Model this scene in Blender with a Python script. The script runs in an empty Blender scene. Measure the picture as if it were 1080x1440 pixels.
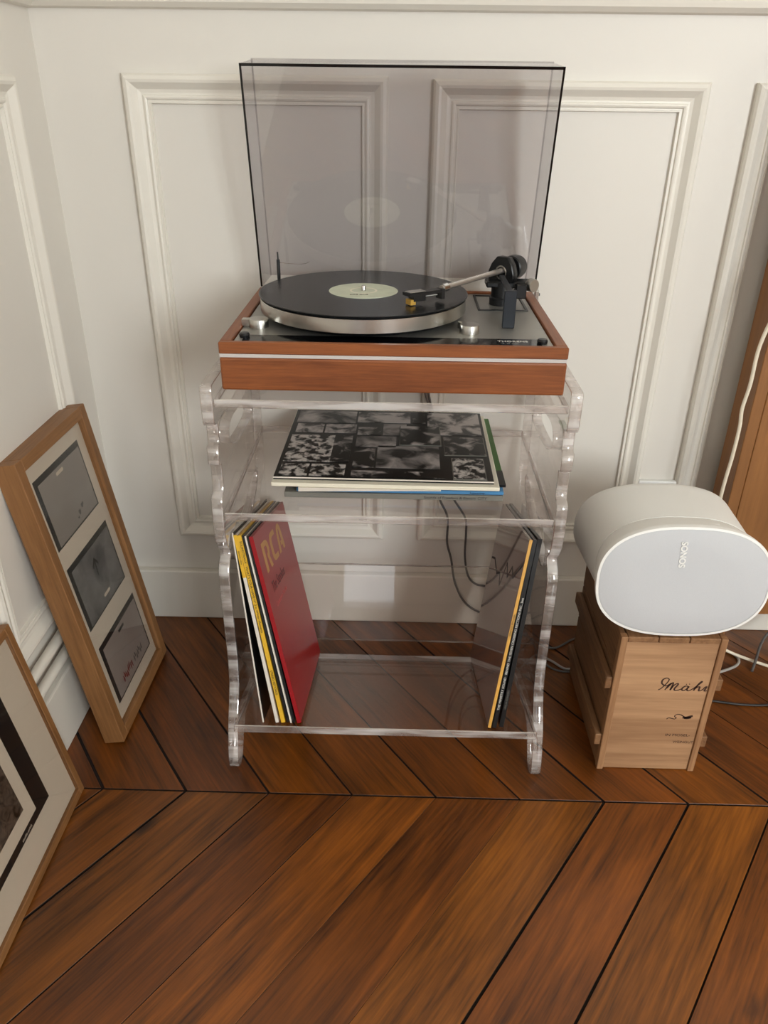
import bpy, bmesh, math, random
from mathutils import Vector, Matrix
random.seed(7)
R = math.radians
scn = bpy.context.scene
COL = scn.collection

# ---------------------------------------------------------------- camera
def cam_axes(p, r, w):
    p, r, w = R(p), R(r), R(w)
    f = Vector((math.sin(w)*math.cos(p), math.cos(w)*math.cos(p), -math.sin(p)))
    x = Vector((math.cos(w), -math.sin(w), 0)); y = x.cross(f)
    c, s = math.cos(r), math.sin(r)
    return c*x+s*y, -s*x+c*y, f
cx, cy, cf = cam_axes(28.153, .7217, -.991)
cd = bpy.data.cameras.new('camera'); cam = bpy.data.objects.new('camera', cd); COL.objects.link(cam)
cam.matrix_world = Matrix(((cx.x, cy.x, -cf.x, 0), (cx.y, cy.y, -cf.y, -1.34), (cx.z, cy.z, -cf.z, .97), (0, 0, 0, 1)))
cd.sensor_fit = 'VERTICAL'; cd.sensor_height = 36; cd.lens = 1090/1440*36; cd.clip_start = .02
scn.camera = cam

# ---------------------------------------------------------------- world, light, exposure
w = bpy.data.worlds.new('world'); scn.world = w; w.use_nodes = True
bg = w.node_tree.nodes['Background']; bg.inputs[0].default_value = (.80, .90, 1, 1); bg.inputs[1].default_value = 1.0
def area(name, loc, rot, sx, sy, power, col):
    l = bpy.data.lights.new(name, 'AREA'); l.shape = 'RECTANGLE'; l.size = sx; l.size_y = sy; l.energy = power; l.color = col
    o = bpy.data.objects.new(name, l); COL.objects.link(o); o.location = loc; o.rotation_euler = rot; return o
area('window_daylight', (-.17, -3.86, 1.25), (R(90), 0, 0), .42, 2.3, 1.6, (.97, .98, .98))
area('window_daylight', (1.95, -3.86, 1.65), (R(90), 0, 0), 1.1, 1.5, 85, (.93, .98, 1))
scn.view_settings.view_transform = 'Standard'; scn.view_settings.look = 'None'
scn.view_settings.exposure = .62; scn.view_settings.gamma = 1; scn.view_settings.use_curve_mapping = False
try: scn.cycles.transparent_max_bounces = 48
except Exception: pass

# ---------------------------------------------------------------- materials
def lin(c): return tuple(((v/255)/12.92 if v/255 <= .04045 else ((v/255+.055)/1.055)**2.4) for v in c)+(1,)
class NT:
    def __init__(s, name):
        s.m = bpy.data.materials.new(name); s.m.use_nodes = True; s.t = s.m.node_tree; s.n = s.t.nodes
        s.n.clear(); s.out = s.n.new('ShaderNodeOutputMaterial')
    def a(s, typ, **k):
        nd = s.n.new('ShaderNode'+typ)
        for q, v in k.items():
            if q.startswith('i_'):
                nd.inputs[q[2:].replace('_', ' ')].default_value = v
            else: setattr(nd, q, v)
        return nd
    def l(s, a, b): s.t.links.new(a, b)
def mat(name, col, rough=.5, metal=0, noise=0, nscale=40, bump=0, spec=.5, coat=0):
    t = NT(name); b = t.a('BsdfPrincipled', i_Roughness=rough, i_Metallic=metal)
    b.inputs['Base Color'].default_value = lin(col); b.inputs['Specular IOR Level'].default_value = spec
    b.inputs['Coat Weight'].default_value = coat
    if noise or bump:
        tc = t.a('TexCoord'); n = t.a('TexNoise', i_Scale=nscale, i_Detail=4.0)
        t.l(tc.outputs['Object'], n.inputs['Vector'])
        if noise:
            mx = t.a('Mix', data_type='RGBA'); mx.inputs[6].default_value = lin([v*(1-noise) for v in col]); mx.inputs[7].default_value = lin([min(255, v*(1+noise)) for v in col])
            t.l(n.outputs['Fac'], mx.inputs[0]); t.l(mx.outputs[2], b.inputs['Base Color'])
        if bump:
            bp = t.a('Bump', i_Strength=bump, i_Distance=.002); t.l(n.outputs['Fac'], bp.inputs['Height']); t.l(bp.outputs[0], b.inputs['Normal'])
    t.l(b.outputs[0], t.out.inputs[0]); return t.m
def wood(name, dark, light, axis=0, scale=1., rough=.45, fine=1., bump=.15, objcol=False, knots=True, coat=0):
    """grain runs along local axis; colour = mix of two tones, optionally multiplied by the object's own colour"""
    t = NT(name); tc = t.a('TexCoord'); oi = t.a('ObjectInfo')
    ad = t.a('VectorMath', operation='MULTIPLY_ADD'); ad.inputs[1].default_value = (1, 1, 1)
    rv = t.a('CombineXYZ'); mu = t.a('Math', operation='MULTIPLY'); mu.inputs[1].default_value = 37.
    t.l(oi.outputs['Random'], mu.inputs[0]); t.l(mu.outputs[0], rv.inputs[0]); t.l(mu.outputs[0], rv.inputs[1])
    t.l(tc.outputs['Object'], ad.inputs[0]); t.l(rv.outputs[0], ad.inputs[2])
    mp = t.a('Mapping'); sc = [22*scale]*3; sc[axis] = 1.6*scale; mp.inputs['Scale'].default_value = sc
    t.l(ad.outputs[0], mp.inputs[0])
    n1 = t.a('TexNoise', i_Scale=1.2, i_Detail=5.0, i_Roughness=.6, i_Distortion=.9); t.l(mp.outputs[0], n1.inputs['Vector'])
    mp2 = t.a('Mapping'); s2 = [210*scale*fine]*3; s2[axis] = 11*scale*fine; mp2.inputs['Scale'].default_value = s2; t.l(ad.outputs[0], mp2.inputs[0])
    n2 = t.a('TexNoise', i_Scale=1., i_Detail=3.0, i_Roughness=.6); t.l(mp2.outputs[0], n2.inputs['Vector'])
    mp3 = t.a('Mapping'); s3 = [9*scale]*3; s3[axis] = 5*scale; mp3.inputs['Scale'].default_value = s3; t.l(ad.outputs[0], mp3.inputs[0])
    n3 = t.a('TexNoise', i_Scale=1., i_Detail=3.0); t.l(mp3.outputs[0], n3.inputs['Vector'])
    s = t.a('Math', operation='MULTIPLY_ADD'); s.inputs[1].default_value = .62; t.l(n2.outputs['Fac'], s.inputs[0])
    h = t.a('Math', operation='MULTIPLY_ADD'); h.inputs[1].default_value = .85; h.inputs[2].default_value = -.48
    t.l(n1.outputs['Fac'], h.inputs[0]); t.l(h.outputs[0], s.inputs[2])
    h3 = t.a('Math', operation='MULTIPLY_ADD'); h3.inputs[1].default_value = .5; t.l(n3.outputs['Fac'], h3.inputs[0]); t.l(s.outputs[0], h3.inputs[2])
    cr = t.a('ValToRGB'); cr.color_ramp.elements[0].position = .22; cr.color_ramp.elements[1].position = .78
    cr.color_ramp.elements[0].color = lin(dark); cr.color_ramp.elements[1].color = lin(light)
    t.l(h3.outputs[0], cr.inputs[0]); c = cr.outputs[0]
    if knots:
        vo = t.a('TexVoronoi', i_Scale=4.5*scale); vo.inputs['Randomness'].default_value = 1
        mk = t.a('Mapping'); k3 = [1.6]*3; k3[axis] = .75; mk.inputs['Scale'].default_value = k3; t.l(ad.outputs[0], mk.inputs[0])
        ds = t.a('TexNoise', i_Scale=30., i_Detail=3.0); dm = t.a('VectorMath', operation='MULTIPLY_ADD'); dm.inputs[1].default_value = (.03, .03, .03)
        t.l(mk.outputs[0], ds.inputs['Vector']); t.l(ds.outputs['Color'], dm.inputs[0]); t.l(mk.outputs[0], dm.inputs[2]); t.l(dm.outputs[0], vo.inputs['Vector'])
        kr = t.a('MapRange'); kr.inputs[1].default_value = .02; kr.inputs[2].default_value = .10; kr.inputs[3].default_value = .22; kr.inputs[4].default_value = 1
        t.l(vo.outputs['Distance'], kr.inputs[0])
        mm = t.a('Mix', data_type='RGBA', blend_type='MULTIPLY'); mm.inputs[0].default_value = 1
        t.l(c, mm.inputs[6]); t.l(kr.outputs[0], mm.inputs[7]); c = mm.outputs[2]
    if objcol:
        mm = t.a('Mix', data_type='RGBA', blend_type='MULTIPLY'); mm.inputs[0].default_value = 1
        t.l(c, mm.inputs[6]); t.l(oi.outputs['Color'], mm.inputs[7]); c = mm.outputs[2]
    b = t.a('BsdfPrincipled', i_Roughness=rough); b.inputs['Coat Weight'].default_value = coat; b.inputs['Coat Roughness'].default_value = .25
    t.l(c, b.inputs['Base Color'])
    bp = t.a('Bump', i_Strength=bump, i_Distance=.0012); t.l(s.outputs[0], bp.inputs['Height']); t.l(bp.outputs[0], b.inputs['Normal'])
    t.l(b.outputs[0], t.out.inputs[0]); return t.m
def clear(name, tint, ior=1.49, gl=1., extra=None):
    """clear plastic sheet: tinted transmission with fresnel reflection on each face"""
    t = NT(name); tr = t.a('BsdfTransparent'); tr.inputs[0].default_value = tint+(1,)
    g = t.a('BsdfGlossy', i_Roughness=.02); g.inputs[0].default_value = (gl, gl, gl, 1)
    lw = t.a('LayerWeight'); lw.inputs[0].default_value = .5; pw = t.a('Math', operation='POWER'); pw.inputs[1].default_value = 5
    f0 = ((ior-1)/(ior+1))**2; fr = t.a('Math', operation='MULTIPLY_ADD'); fr.inputs[1].default_value = 1-f0; fr.inputs[2].default_value = f0
    t.l(lw.outputs['Facing'], pw.inputs[0]); t.l(pw.outputs[0], fr.inputs[0]); mx = t.a('MixShader')
    t.l(fr.outputs[0], mx.inputs[0]); t.l(tr.outputs[0], mx.inputs[1]); t.l(g.outputs[0], mx.inputs[2])
    last = mx.outputs[0]
    if extra:
        fac, ecol, er = extra
        d = t.a('BsdfGlass', i_Roughness=er, i_IOR=1.45); d.inputs[0].default_value = ecol+(1,)
        m2 = t.a('MixShader'); m2.inputs[0].default_value = fac; t.l(last, m2.inputs[1]); t.l(d.outputs[0], m2.inputs[2]); last = m2.outputs[0]
    t.l(last, t.out.inputs[0]); return t.m

M = {}
M['wall'] = mat('warm white paint', (226, 221, 212), .45, noise=.012, nscale=3, bump=.04, spec=.4)
M['trim'] = mat('white gloss trim paint', (232, 227, 216), .35, bump=.03, nscale=30)
M['ceil'] = mat('ceiling white', (235, 230, 220), .8)
M['under'] = mat('dark joint dirt', (26, 15, 9), .9)
M['board'] = wood('oiled oak board', (54, 27, 4), (152, 90, 26), 0, 1.0, .36, 1.0, .25, objcol=True, coat=.08)
M['teak'] = wood('teak veneer', (108, 56, 26), (156, 90, 46), 0, 1.6, .42, 1.3, .06, knots=False)
M['teak_y'] = wood('teak veneer side', (108, 56, 26), (156, 90, 46), 1, 1.6, .42, 1.3, .06, knots=False)
M['oak_z'] = wood('oak moulding upright', (112, 74, 40), (156, 110, 66), 2, 1.4, .5, 1.2, .1, knots=False)
M['oak_y'] = wood('oak moulding level', (112, 74, 40), (156, 110, 66), 1, 1.4, .5, 1.2, .1, knots=False)
M['pine'] = wood('pine plywood', (132, 92, 60), (196, 154, 114), 0, .55, .55, .8, .08, knots=False)
M['pine_y'] = wood('pine slat', (104, 70, 42), (160, 118, 80), 1, 1.2, .6, 1., .1, knots=False)
M['pine_z'] = wood('pine strip', (130, 90, 58), (178, 134, 94), 2, 1.2, .6, 1., .1, knots=False)
M['cab'] = wood('golden oak veneer', (120, 78, 38), (152, 102, 54), 2, .9, .45, 1., .04, knots=False)
M['acr'] = clear('clear acrylic', (.965, .948, .938))
def acr_glint_edge(name, tint, dcol, fd, fg, rg):
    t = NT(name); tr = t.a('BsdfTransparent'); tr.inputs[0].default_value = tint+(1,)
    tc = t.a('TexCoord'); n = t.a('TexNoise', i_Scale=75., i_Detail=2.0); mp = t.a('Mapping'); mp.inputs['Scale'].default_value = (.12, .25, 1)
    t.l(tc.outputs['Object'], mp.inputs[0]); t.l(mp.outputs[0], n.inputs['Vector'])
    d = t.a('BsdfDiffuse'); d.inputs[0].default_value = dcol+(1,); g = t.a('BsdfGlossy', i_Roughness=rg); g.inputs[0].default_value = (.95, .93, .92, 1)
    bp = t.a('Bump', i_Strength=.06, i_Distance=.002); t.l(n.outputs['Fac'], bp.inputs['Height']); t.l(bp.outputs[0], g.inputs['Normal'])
    cr = t.a('ValToRGB'); e = cr.color_ramp.elements; e[0].position = .38; e[0].color = tuple(v*.55 for v in dcol)+(1,); e[1].position = .68; e[1].color = (.95, .93, .91, 1)  # reflection bands and bright glints painted into the edge colour
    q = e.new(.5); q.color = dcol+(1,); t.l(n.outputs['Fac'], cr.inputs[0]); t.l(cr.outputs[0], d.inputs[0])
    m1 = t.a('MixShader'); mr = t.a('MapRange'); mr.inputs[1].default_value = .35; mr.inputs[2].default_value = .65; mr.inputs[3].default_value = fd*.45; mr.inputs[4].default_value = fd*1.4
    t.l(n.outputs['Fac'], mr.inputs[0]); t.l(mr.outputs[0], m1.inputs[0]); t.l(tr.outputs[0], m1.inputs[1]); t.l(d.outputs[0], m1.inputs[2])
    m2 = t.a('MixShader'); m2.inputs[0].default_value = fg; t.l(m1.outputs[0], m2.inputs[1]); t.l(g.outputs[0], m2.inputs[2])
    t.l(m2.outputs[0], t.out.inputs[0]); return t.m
M['acre'] = acr_glint_edge('acrylic edge with painted glints', (.91, .875, .86), (.72, .66, .62), .36, .12, .06)
M['acrb'] = acr_glint_edge('acrylic arris with painted glints', (.66, .62, .60), (.80, .76, .73), .25, .45, .08)
M['smoke'] = clear('smoked acrylic', (.83, .82, .83), 1.65)
M['smokee'] = mat('smoked acrylic rim', (12, 12, 13), .15)
M['glass'] = clear('picture glass', (.93, .93, .92), 1.35)
M['silver'] = mat('brushed aluminium', (196, 194, 188), .28, 1, bump=.05, nscale=200)
M['plate'] = mat('satin silver deck', (168, 166, 160), .38, .75)
M['chrome'] = mat('polished metal', (210, 208, 204), .15, 1)
M['armm'] = mat('satin arm tube', (190, 182, 174), .3, .8)
M['black'] = mat('black plastic', (16, 17, 19), .35)
M['blackg'] = mat('gloss black strip', (10, 11, 14), .12)
M['bar'] = mat('dark slate plastic', (26, 32, 40), .4)
M['gold'] = mat('gold cartridge body', (214, 170, 80), .35, .4)
M['white'] = mat('white plastic', (232, 232, 228), .4)
M['stripe'] = mat('pale metal inlay', (214, 208, 204), .35, .2)
M['label'] = mat('cream green record label', (205, 210, 188), .5, noise=.10, nscale=45)
M['red'] = mat('red sleeve', (150, 14, 22), .34, spec=.35)
M['tan'] = mat('tan print', (196, 146, 92), .5, spec=.2)
M['maroon'] = mat('dark red print', (88, 18, 26), .4)
M['pale_red'] = mat('pale red print', (190, 80, 80), .4)
M['yellow'] = mat('yellow sleeve', (226, 178, 44), .4)
M['gold_sl'] = mat('golden sleeve', (214, 160, 70), .4)
M['card'] = mat('white sleeve', (226, 218, 206), .5)
M['cream'] = mat('cream sleeve', (240, 234, 214), .45)
M['blk_sl'] = mat('black sleeve', (10, 10, 11), .3)
M['blue'] = mat('blue sleeve', (78, 138, 186), .4)
M['green'] = mat('green sleeve', (62, 108, 40), .45)
M['grey_sl'] = mat('grey sleeve', (122, 120, 112), .45)
M['mauve'] = mat('grey mauve glossy sleeve', (138, 116, 112), .07, .25, spec=.8, coat=.6)
M['ink'] = mat('dark ink', (22, 20, 20), .6)
M['inkw'] = mat('white ink', (225, 222, 214), .5)
M['burn'] = mat('burnt brown ink', (66, 40, 28), .7)
M['spk'] = mat('white satin shell', (240, 239, 234), .5, spec=.35)
M['grille'] = mat('pale grey grille', (200, 201, 203), .6, noise=.02, nscale=900, bump=.1)
M['rim'] = mat('bright white rim', (244, 243, 238), .4)
M['matb'] = mat('white mount board', (222, 206, 188), .8)
M['phg'] = mat('photo surround black', (34, 34, 34), .5)
M['blkmount'] = mat('black mount', (20, 14, 12), .6)
M['cord_g'] = mat('grey cable', (92, 89, 87), .5)
M['cord_l'] = mat('pale grey cable', (165, 160, 155), .5)
M['cord_w'] = mat('ivory cable', (232, 222, 200), .5)
M['cord_k'] = mat('dark cable', (34, 28, 24), .5)
M['vinyl'] = mat('vinyl', (15, 15, 16), .28, spec=.6)
# concentric grooves on the vinyl
def vinyl():
    t = NT('grooved vinyl'); tc = t.a('TexCoord'); ln = t.a('VectorMath', operation='LENGTH'); t.l(tc.outputs['Object'], ln.inputs[0])
    wv = t.a('Math', operation='MULTIPLY'); wv.inputs[1].default_value = 900; sn = t.a('Math', operation='SINE')
    t.l(ln.outputs['Value'], wv.inputs[0]); t.l(wv.outputs[0], sn.inputs[0])
    cr = t.a('ValToRGB'); e = cr.color_ramp.elements; mr = t.a('MapRange'); mr.inputs[1].default_value = .05; mr.inputs[2].default_value = .15
    t.l(ln.outputs['Value'], mr.inputs[0]); t.l(mr.outputs[0], cr.inputs[0])
    e[0].position = 0; e[0].color = (.014, .014, .017, 1); e[1].position = .16; e[1].color = (.020, .020, .024, 1)
    for p, v in ((.18, .008), (.40, .009), (.41, .016), (.43, .008), (.68, .009), (.69, .015), (.71, .008), (.96, .009), (.98, .014)):
        q = e.new(p); q.color = (v, v, v*1.05, 1)
    b = t.a('BsdfPrincipled', i_Roughness=.24); b.inputs['Specular IOR Level'].default_value = .3; t.l(cr.outputs[0], b.inputs['Base Color'])
    bp = t.a('Bump', i_Strength=.12, i_Distance=.0003); t.l(sn.outputs[0], bp.inputs['Height']); t.l(bp.outputs[0], b.inputs['Normal'])
    t.l(b.outputs[0], t.out.inputs[0]); return t.m
M['groove'] = vinyl()
def photo_mat(name, c0, c1, sc, dist=1.5, lo=.38, hi=.62):
    t = NT(name); tc = t.a('TexCoord'); n = t.a('TexNoise', i_Scale=sc, i_Detail=4.0, i_Roughness=.55, i_Distortion=dist)
    oi = t.a('ObjectInfo'); ad = t.a('VectorMath'); t.l(tc.outputs['Object'], ad.inputs[0]); t.l(oi.outputs['Location'], ad.inputs[1])
    t.l(ad.outputs[0], n.inputs['Vector'])
    cr = t.a('ValToRGB'); cr.color_ramp.elements[0].position = lo; cr.color_ramp.elements[1].position = hi
    cr.color_ramp.elements[0].color = lin(c0); cr.color_ramp.elements[1].color = lin(c1); t.l(n.outputs['Fac'], cr.inputs[0])
    b = t.a('BsdfPrincipled', i_Roughness=.3); t.l(cr.outputs[0], b.inputs['Base Color']); t.l(b.outputs[0], t.out.inputs[0]); return t.m
M['bw1'] = photo_mat('busy black and white print', (12, 11, 11), (214, 208, 202), 70, .4, .44, .58)
M['bw2'] = photo_mat('soft grey print', (18, 17, 17), (190, 182, 178), 24, .6, .38, .66)
M['bw3'] = photo_mat('dark print', (10, 9, 9), (190, 182, 178), 30, .6, .52, .68)
M['bw4'] = photo_mat('pale print', (48, 45, 44), (196, 188, 184), 32, .5, .40, .56)
M['pf1'] = photo_mat('pale grey photograph', (138, 128, 122), (166, 158, 152), 6, .3, .2, .8)
M['pf2'] = photo_mat('mottled grey photograph', (74, 74, 78), (142, 138, 136), 22, .5, .3, .7)
M['pf3'] = photo_mat('warm grey photograph', (146, 128, 122), (176, 166, 160), 5, .3, .2, .8)
M['rub'] = photo_mat('rubble photograph', (20, 16, 14), (120, 104, 92), 70, 1, .35, .7)

# ---------------------------------------------------------------- mesh helpers
def link(name, me, m, parent=None, kind=None, smooth=False):
    ms = m if isinstance(m, (list, tuple)) else [m]
    for q in ms: me.materials.append(M[q] if isinstance(q, str) else q)
    if smooth:
        for p in me.polygons: p.use_smooth = True
        try: me.set_sharp_from_angle(angle=R(35))
        except Exception: pass
    o = bpy.data.objects.new(name, me); COL.objects.link(o)
    if parent: o.parent = parent
    if kind: o['kind'] = kind
    return o
def bmobj(name, bm, m, parent=None, kind=None, smooth=False):
    bmesh.ops.recalc_face_normals(bm, faces=bm.faces)
    me = bpy.data.meshes.new(name); bm.to_mesh(me); bm.free()
    return link(name, me, m, parent, kind, smooth)
def tag(o, label, cat, group=None):
    o['label'] = label; o['category'] = cat
    if group: o['group'] = group
    return o
def thing(name, label, cat, loc=(0, 0, 0), group=None, mtx=None):
    o = bpy.data.objects.new(name, None); COL.objects.link(o); o.empty_display_size = .05
    if mtx is not None: o.matrix_world = mtx
    else: o.location = loc
    return tag(o, label, cat, group)
def add_box(bm, x0, x1, y0, y1, z0, z1, bev=0, seg=2):
    vs = [bm.verts.new(p) for p in ((x0, y0, z0), (x1, y0, z0), (x1, y1, z0), (x0, y1, z0), (x0, y0, z1), (x1, y0, z1), (x1, y1, z1), (x0, y1, z1))]
    fs = [bm.faces.new([vs[i] for i in f]) for f in ((3, 2, 1, 0), (4, 5, 6, 7), (0, 1, 5, 4), (1, 2, 6, 5), (2, 3, 7, 6), (3, 0, 4, 7))]
    if bev:
        es = set(e for f in fs for e in f.edges)
        bmesh.ops.bevel(bm, geom=list(es), offset=bev, segments=seg, affect='EDGES', profile=.5)
def box(name, x0, x1, y0, y1, z0, z1, m, parent=None, bev=0, kind=None, seg=2):
    bm = bmesh.new(); add_box(bm, x0, x1, y0, y1, z0, z1, bev, seg)
    return bmobj(name, bm, m, parent, kind)
def lathe_bm(prof, seg=48, bm=None, c=(0, 0, 0)):
    bm = bm or bmesh.new(); rings = []
    for r, z in prof:
        if r < 1e-6: rings.append([bm.verts.new((c[0], c[1], c[2]+z))])
        else: rings.append([bm.verts.new((c[0]+r*math.cos(2*math.pi*i/seg), c[1]+r*math.sin(2*math.pi*i/seg), c[2]+z)) for i in range(seg)])
    for a, b in zip(rings, rings[1:]):
        for i in range(seg):
            j = (i+1) % seg
            if len(a) == 1 and len(b) == 1: continue
            if len(a) == 1: bm.faces.new((a[0], b[i], b[j]))
            elif len(b) == 1: bm.faces.new((a[i], a[j], b[0]))
            else: bm.faces.new((a[i], a[j], b[j], b[i]))
    return bm
def lathe(name, prof, m, parent=None, loc=(0, 0, 0), rot=(0, 0, 0), seg=48):
    o = bmobj(name, lathe_bm(prof, seg), m, parent, smooth=True); o.location = loc; o.rotation_euler = rot; return o
def smooth_path(pts, n=8):
    P = [Vector(p) for p in pts]; P = [P[0]*2-P[1]]+P+[P[-1]*2-P[-2]]; out = []
    for i in range(1, len(P)-2):
        for k in range(n):
            t = k/n; a, b, c, d = P[i-1:i+3]
            out.append(.5*((2*b)+(c-a)*t+(2*a-5*b+4*c-d)*t*t+(3*b-a-3*c+d)*t**3))
    out.append(P[-2]); return out
def tube(name, pts, r, m, parent=None, n=8, seg=10, smooth_n=8, r2=None):
    ps = smooth_path(pts, smooth_n) if smooth_n else [Vector(p) for p in pts]
    bm = bmesh.new(); rings = []; up = Vector((.13, .21, 1)).normalized()
    for i, p in enumerate(ps):
        d = (ps[min(i+1, len(ps)-1)]-ps[max(i-1, 0)]).normalized()
        a = d.cross(up); a = a.normalized() if a.length > 1e-3 else Vector((1, 0, 0)); b = d.cross(a)
        rr = r if r2 is None else r+(r2-r)*i/(len(ps)-1)
        rings.append([bm.verts.new(p+rr*(math.cos(2*math.pi*k/seg)*a+math.sin(2*math.pi*k/seg)*b)) for k in range(seg)])
    for u, v in zip(rings, rings[1:]):
        for k in range(seg): bm.faces.new((u[k], u[(k+1) % seg], v[(k+1) % seg], v[k]))
    bm.faces.new(rings[0]); bm.faces.new(rings[-1][::-1])
    return bmobj(name, bm, m, parent, smooth=True)
def sheet(name, outer, holes, th, m, parent=None, mtx=None):
    """flat sheet cut to an outline (with holes), extruded symmetric about its plane; slot 0 faces, slot 1 edges"""
    cu = bpy.data.curves.new(name, 'CURVE'); cu.dimensions = '2D'; cu.fill_mode = 'BOTH'; cu.extrude = th/2
    for lp in [outer]+list(holes):
        sp = cu.splines.new('POLY'); sp.points.add(len(lp)-1); sp.use_cyclic_u = True
        for q, p in zip(sp.points, lp): q.co = (p[0], p[1], 0, 1)
    tmp = bpy.data.objects.new('tmp', cu); COL.objects.link(tmp)
    me = bpy.data.meshes.new_from_object(tmp.evaluated_get(bpy.context.evaluated_depsgraph_get()))
    bpy.data.objects.remove(tmp); bpy.data.curves.remove(cu)
    bm = bmesh.new(); bm.from_mesh(me); bmesh.ops.remove_doubles(bm, verts=bm.verts, dist=1e-6); bmesh.ops.recalc_face_normals(bm, faces=bm.faces)
    bm.to_mesh(me); bm.free(); me.materials.clear()
    two = isinstance(m, (list, tuple))
    if mtx is not None: me.transform(mtx)
    ax = (mtx.to_3x3() @ Vector((0, 0, 1))) if mtx is not None else Vector((0, 0, 1))
    if two:
        bm = bmesh.new(); bm.from_mesh(me)
        es = [e for e in bm.edges if len(e.link_faces) == 2 and abs(abs(e.link_faces[0].normal.dot(ax))-abs(e.link_faces[1].normal.dot(ax))) > .8]
        bmesh.ops.bevel(bm, geom=es, offset=.0011, segments=1, affect='EDGES'); bm.to_mesh(me); bm.free()
    o = link(name, me, m, parent)
    if two:
        for p in me.polygons:
            q = abs(p.normal.dot(ax)); p.material_index = 0 if q > .9 else (2 if q > .3 else 1)
    return o
def text(name, s, size, mtx, m, parent=None, sx=1., align='LEFT', shear=0., bold=0.):
    cu = bpy.data.curves.new(name, 'FONT'); cu.body = s; cu.size = size; cu.align_x = align; cu.extrude = .0001; cu.shear = shear; cu.offset = bold
    tmp = bpy.data.objects.new('tmp', cu); COL.objects.link(tmp)
    me = bpy.data.meshes.new_from_object(tmp.evaluated_get(bpy.context.evaluated_depsgraph_get()))
    bpy.data.objects.remove(tmp); bpy.data.curves.remove(cu); me.materials.clear()
    me.transform(mtx @ Matrix.Diagonal((sx, 1, 1, 1)))
    return link(name, me, m, parent)
def basis(o, x, y):
    """matrix whose local x,y go along the given vectors, z = their cross product"""
    x = Vector(x).normalized(); y = Vector(y).normalized(); z = x.cross(y).normalized(); o = Vector(o)
    return Matrix(((x.x, y.x, z.x, o.x), (x.y, y.y, z.y, o.y), (x.z, y.z, z.z, o.z), (0, 0, 0, 1)))
def quad(name, pts, m, parent=None, th=.0003):
    """thin printed patch given by four corners in a plane"""
    p = [Vector(q) for q in pts]; n = (p[1]-p[0]).cross(p[2]-p[0]).normalized()*th
    bm = bmesh.new(); a = [bm.verts.new(q) for q in p]; b = [bm.verts.new(q+n) for q in p]
    bm.faces.new(a[::-1]); bm.faces.new(b)
    for i in range(4): bm.faces.new((a[i], a[(i+1) % 4], b[(i+1) % 4], b[i]))
    return bmobj(name, bm, m, parent)
def arc(cx_, cy_, r, a0, a1, n=6): return [(cx_+r*math.cos(R(a0+(a1-a0)*i/n)), cy_+r*math.sin(R(a0+(a1-a0)*i/n))) for i in range(n+1)]

# ================================================================ ROOM
XL, XR, YB, ZC = -.556, 3.0, -3.8, 2.6
wb = box('wall_back', XL-.1, XR+.1, 0, .1, 0, ZC, 'wall', kind='structure')
wl = box('wall_left', XL-.1, XL, YB-.1, 0, 0, ZC, 'wall', kind='structure')
wr = box('wall_right', XR, XR+.1, YB-.1, 0, 0, ZC, 'wall', kind='structure')
bm = bmesh.new()   # rear wall with two french-window openings
for a in ((XL, -.4, 0, ZC), (-.4, .06, 2.4, ZC), (.06, 1.4, 0, ZC), (1.4, 2.5, 2.4, ZC), (1.4, 2.5, 0, .85), (2.5, XR, 0, ZC)):
    add_box(bm, a[0], a[1], YB-.1, YB, a[2], a[3])
bmobj('wall_front', bm, 'wall', kind='structure')
box('ceiling', XL-.1, XR+.1, YB-.1, .1, ZC, ZC+.1, 'ceil', kind='structure')
for i, (x0, x1, z0) in enumerate(((-.4, .06, 0), (1.4, 2.5, .85))):
    bm = bmesh.new()
    for a in ((x0, x0+.06, z0, 2.4), (x1-.06, x1, z0, 2.4), (x0, x1, z0, z0+.08), (x0, x1, 2.33, 2.4), ((x0+x1)/2-.04, (x0+x1)/2+.04, z0, 2.4))[:5 if i else 4]:
        add_box(bm, a[0], a[1], YB-.06, YB-.01, a[2], a[3])
    bmobj('window_%d' % (i+1), bm, 'trim', kind='structure')
box('baseboard_back', XL, XR, -.016, 0, 0, .115, 'trim', kind='structure', bev=.003)
box('baseboard_left', XL, XL+.016, YB, 0, 0, .125, 'trim', kind='structure', bev=.003)

# moulding: profile swept round a rectangle with mitred corners
PROF = [(0, 0), (0, .009), (.003, .0135), (.008, .0155), (.012, .0145), (.0165, .0105), (.021, .0065), (.026, .005), (.0285, .005), (.0295, .0075), (.032, .0082), (.0345, .0072), (.0355, .0045), (.038, .0045), (.0385, .0058), (.040, .0058), (.041, 0)]
def moulding(name, a0, a1, z0, z1, plane, parent=None):
    bm = bmesh.new(); rings = []
    for ca, cz, sa, sz in ((a0, z0, 1, 1), (a1, z0, -1, 1), (a1, z1, -1, -1), (a0, z1, 1, -1)):
        ring = []
        for u, h in PROF:
            a, z = ca+sa*u, cz+sz*u
            ring.append(bm.verts.new((a, -h, z) if plane == 'back' else (XL+h, a, z)))
        rings.append(ring)
    for i in range(4):
        r0, r1 = rings[i], rings[(i+1) % 4]
        for k in range(len(PROF)-1): bm.faces.new((r0[k], r0[k+1], r1[k+1], r1[k]))
    return bmobj(name, bm, 'trim', parent, kind='structure', smooth=False)
moulding('trim_1', -.428, -.024, .196, .998, 'back')
moulding('trim_2', .044, .458, .196, .995, 'back')
moulding('trim_3', .528, .94, .196, .995, 'back')
moulding('trim_4', -.470, -.112, .222, .992, 'left')
moulding('trim_5', -1.2, -.540, .222, .992, 'left')
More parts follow.
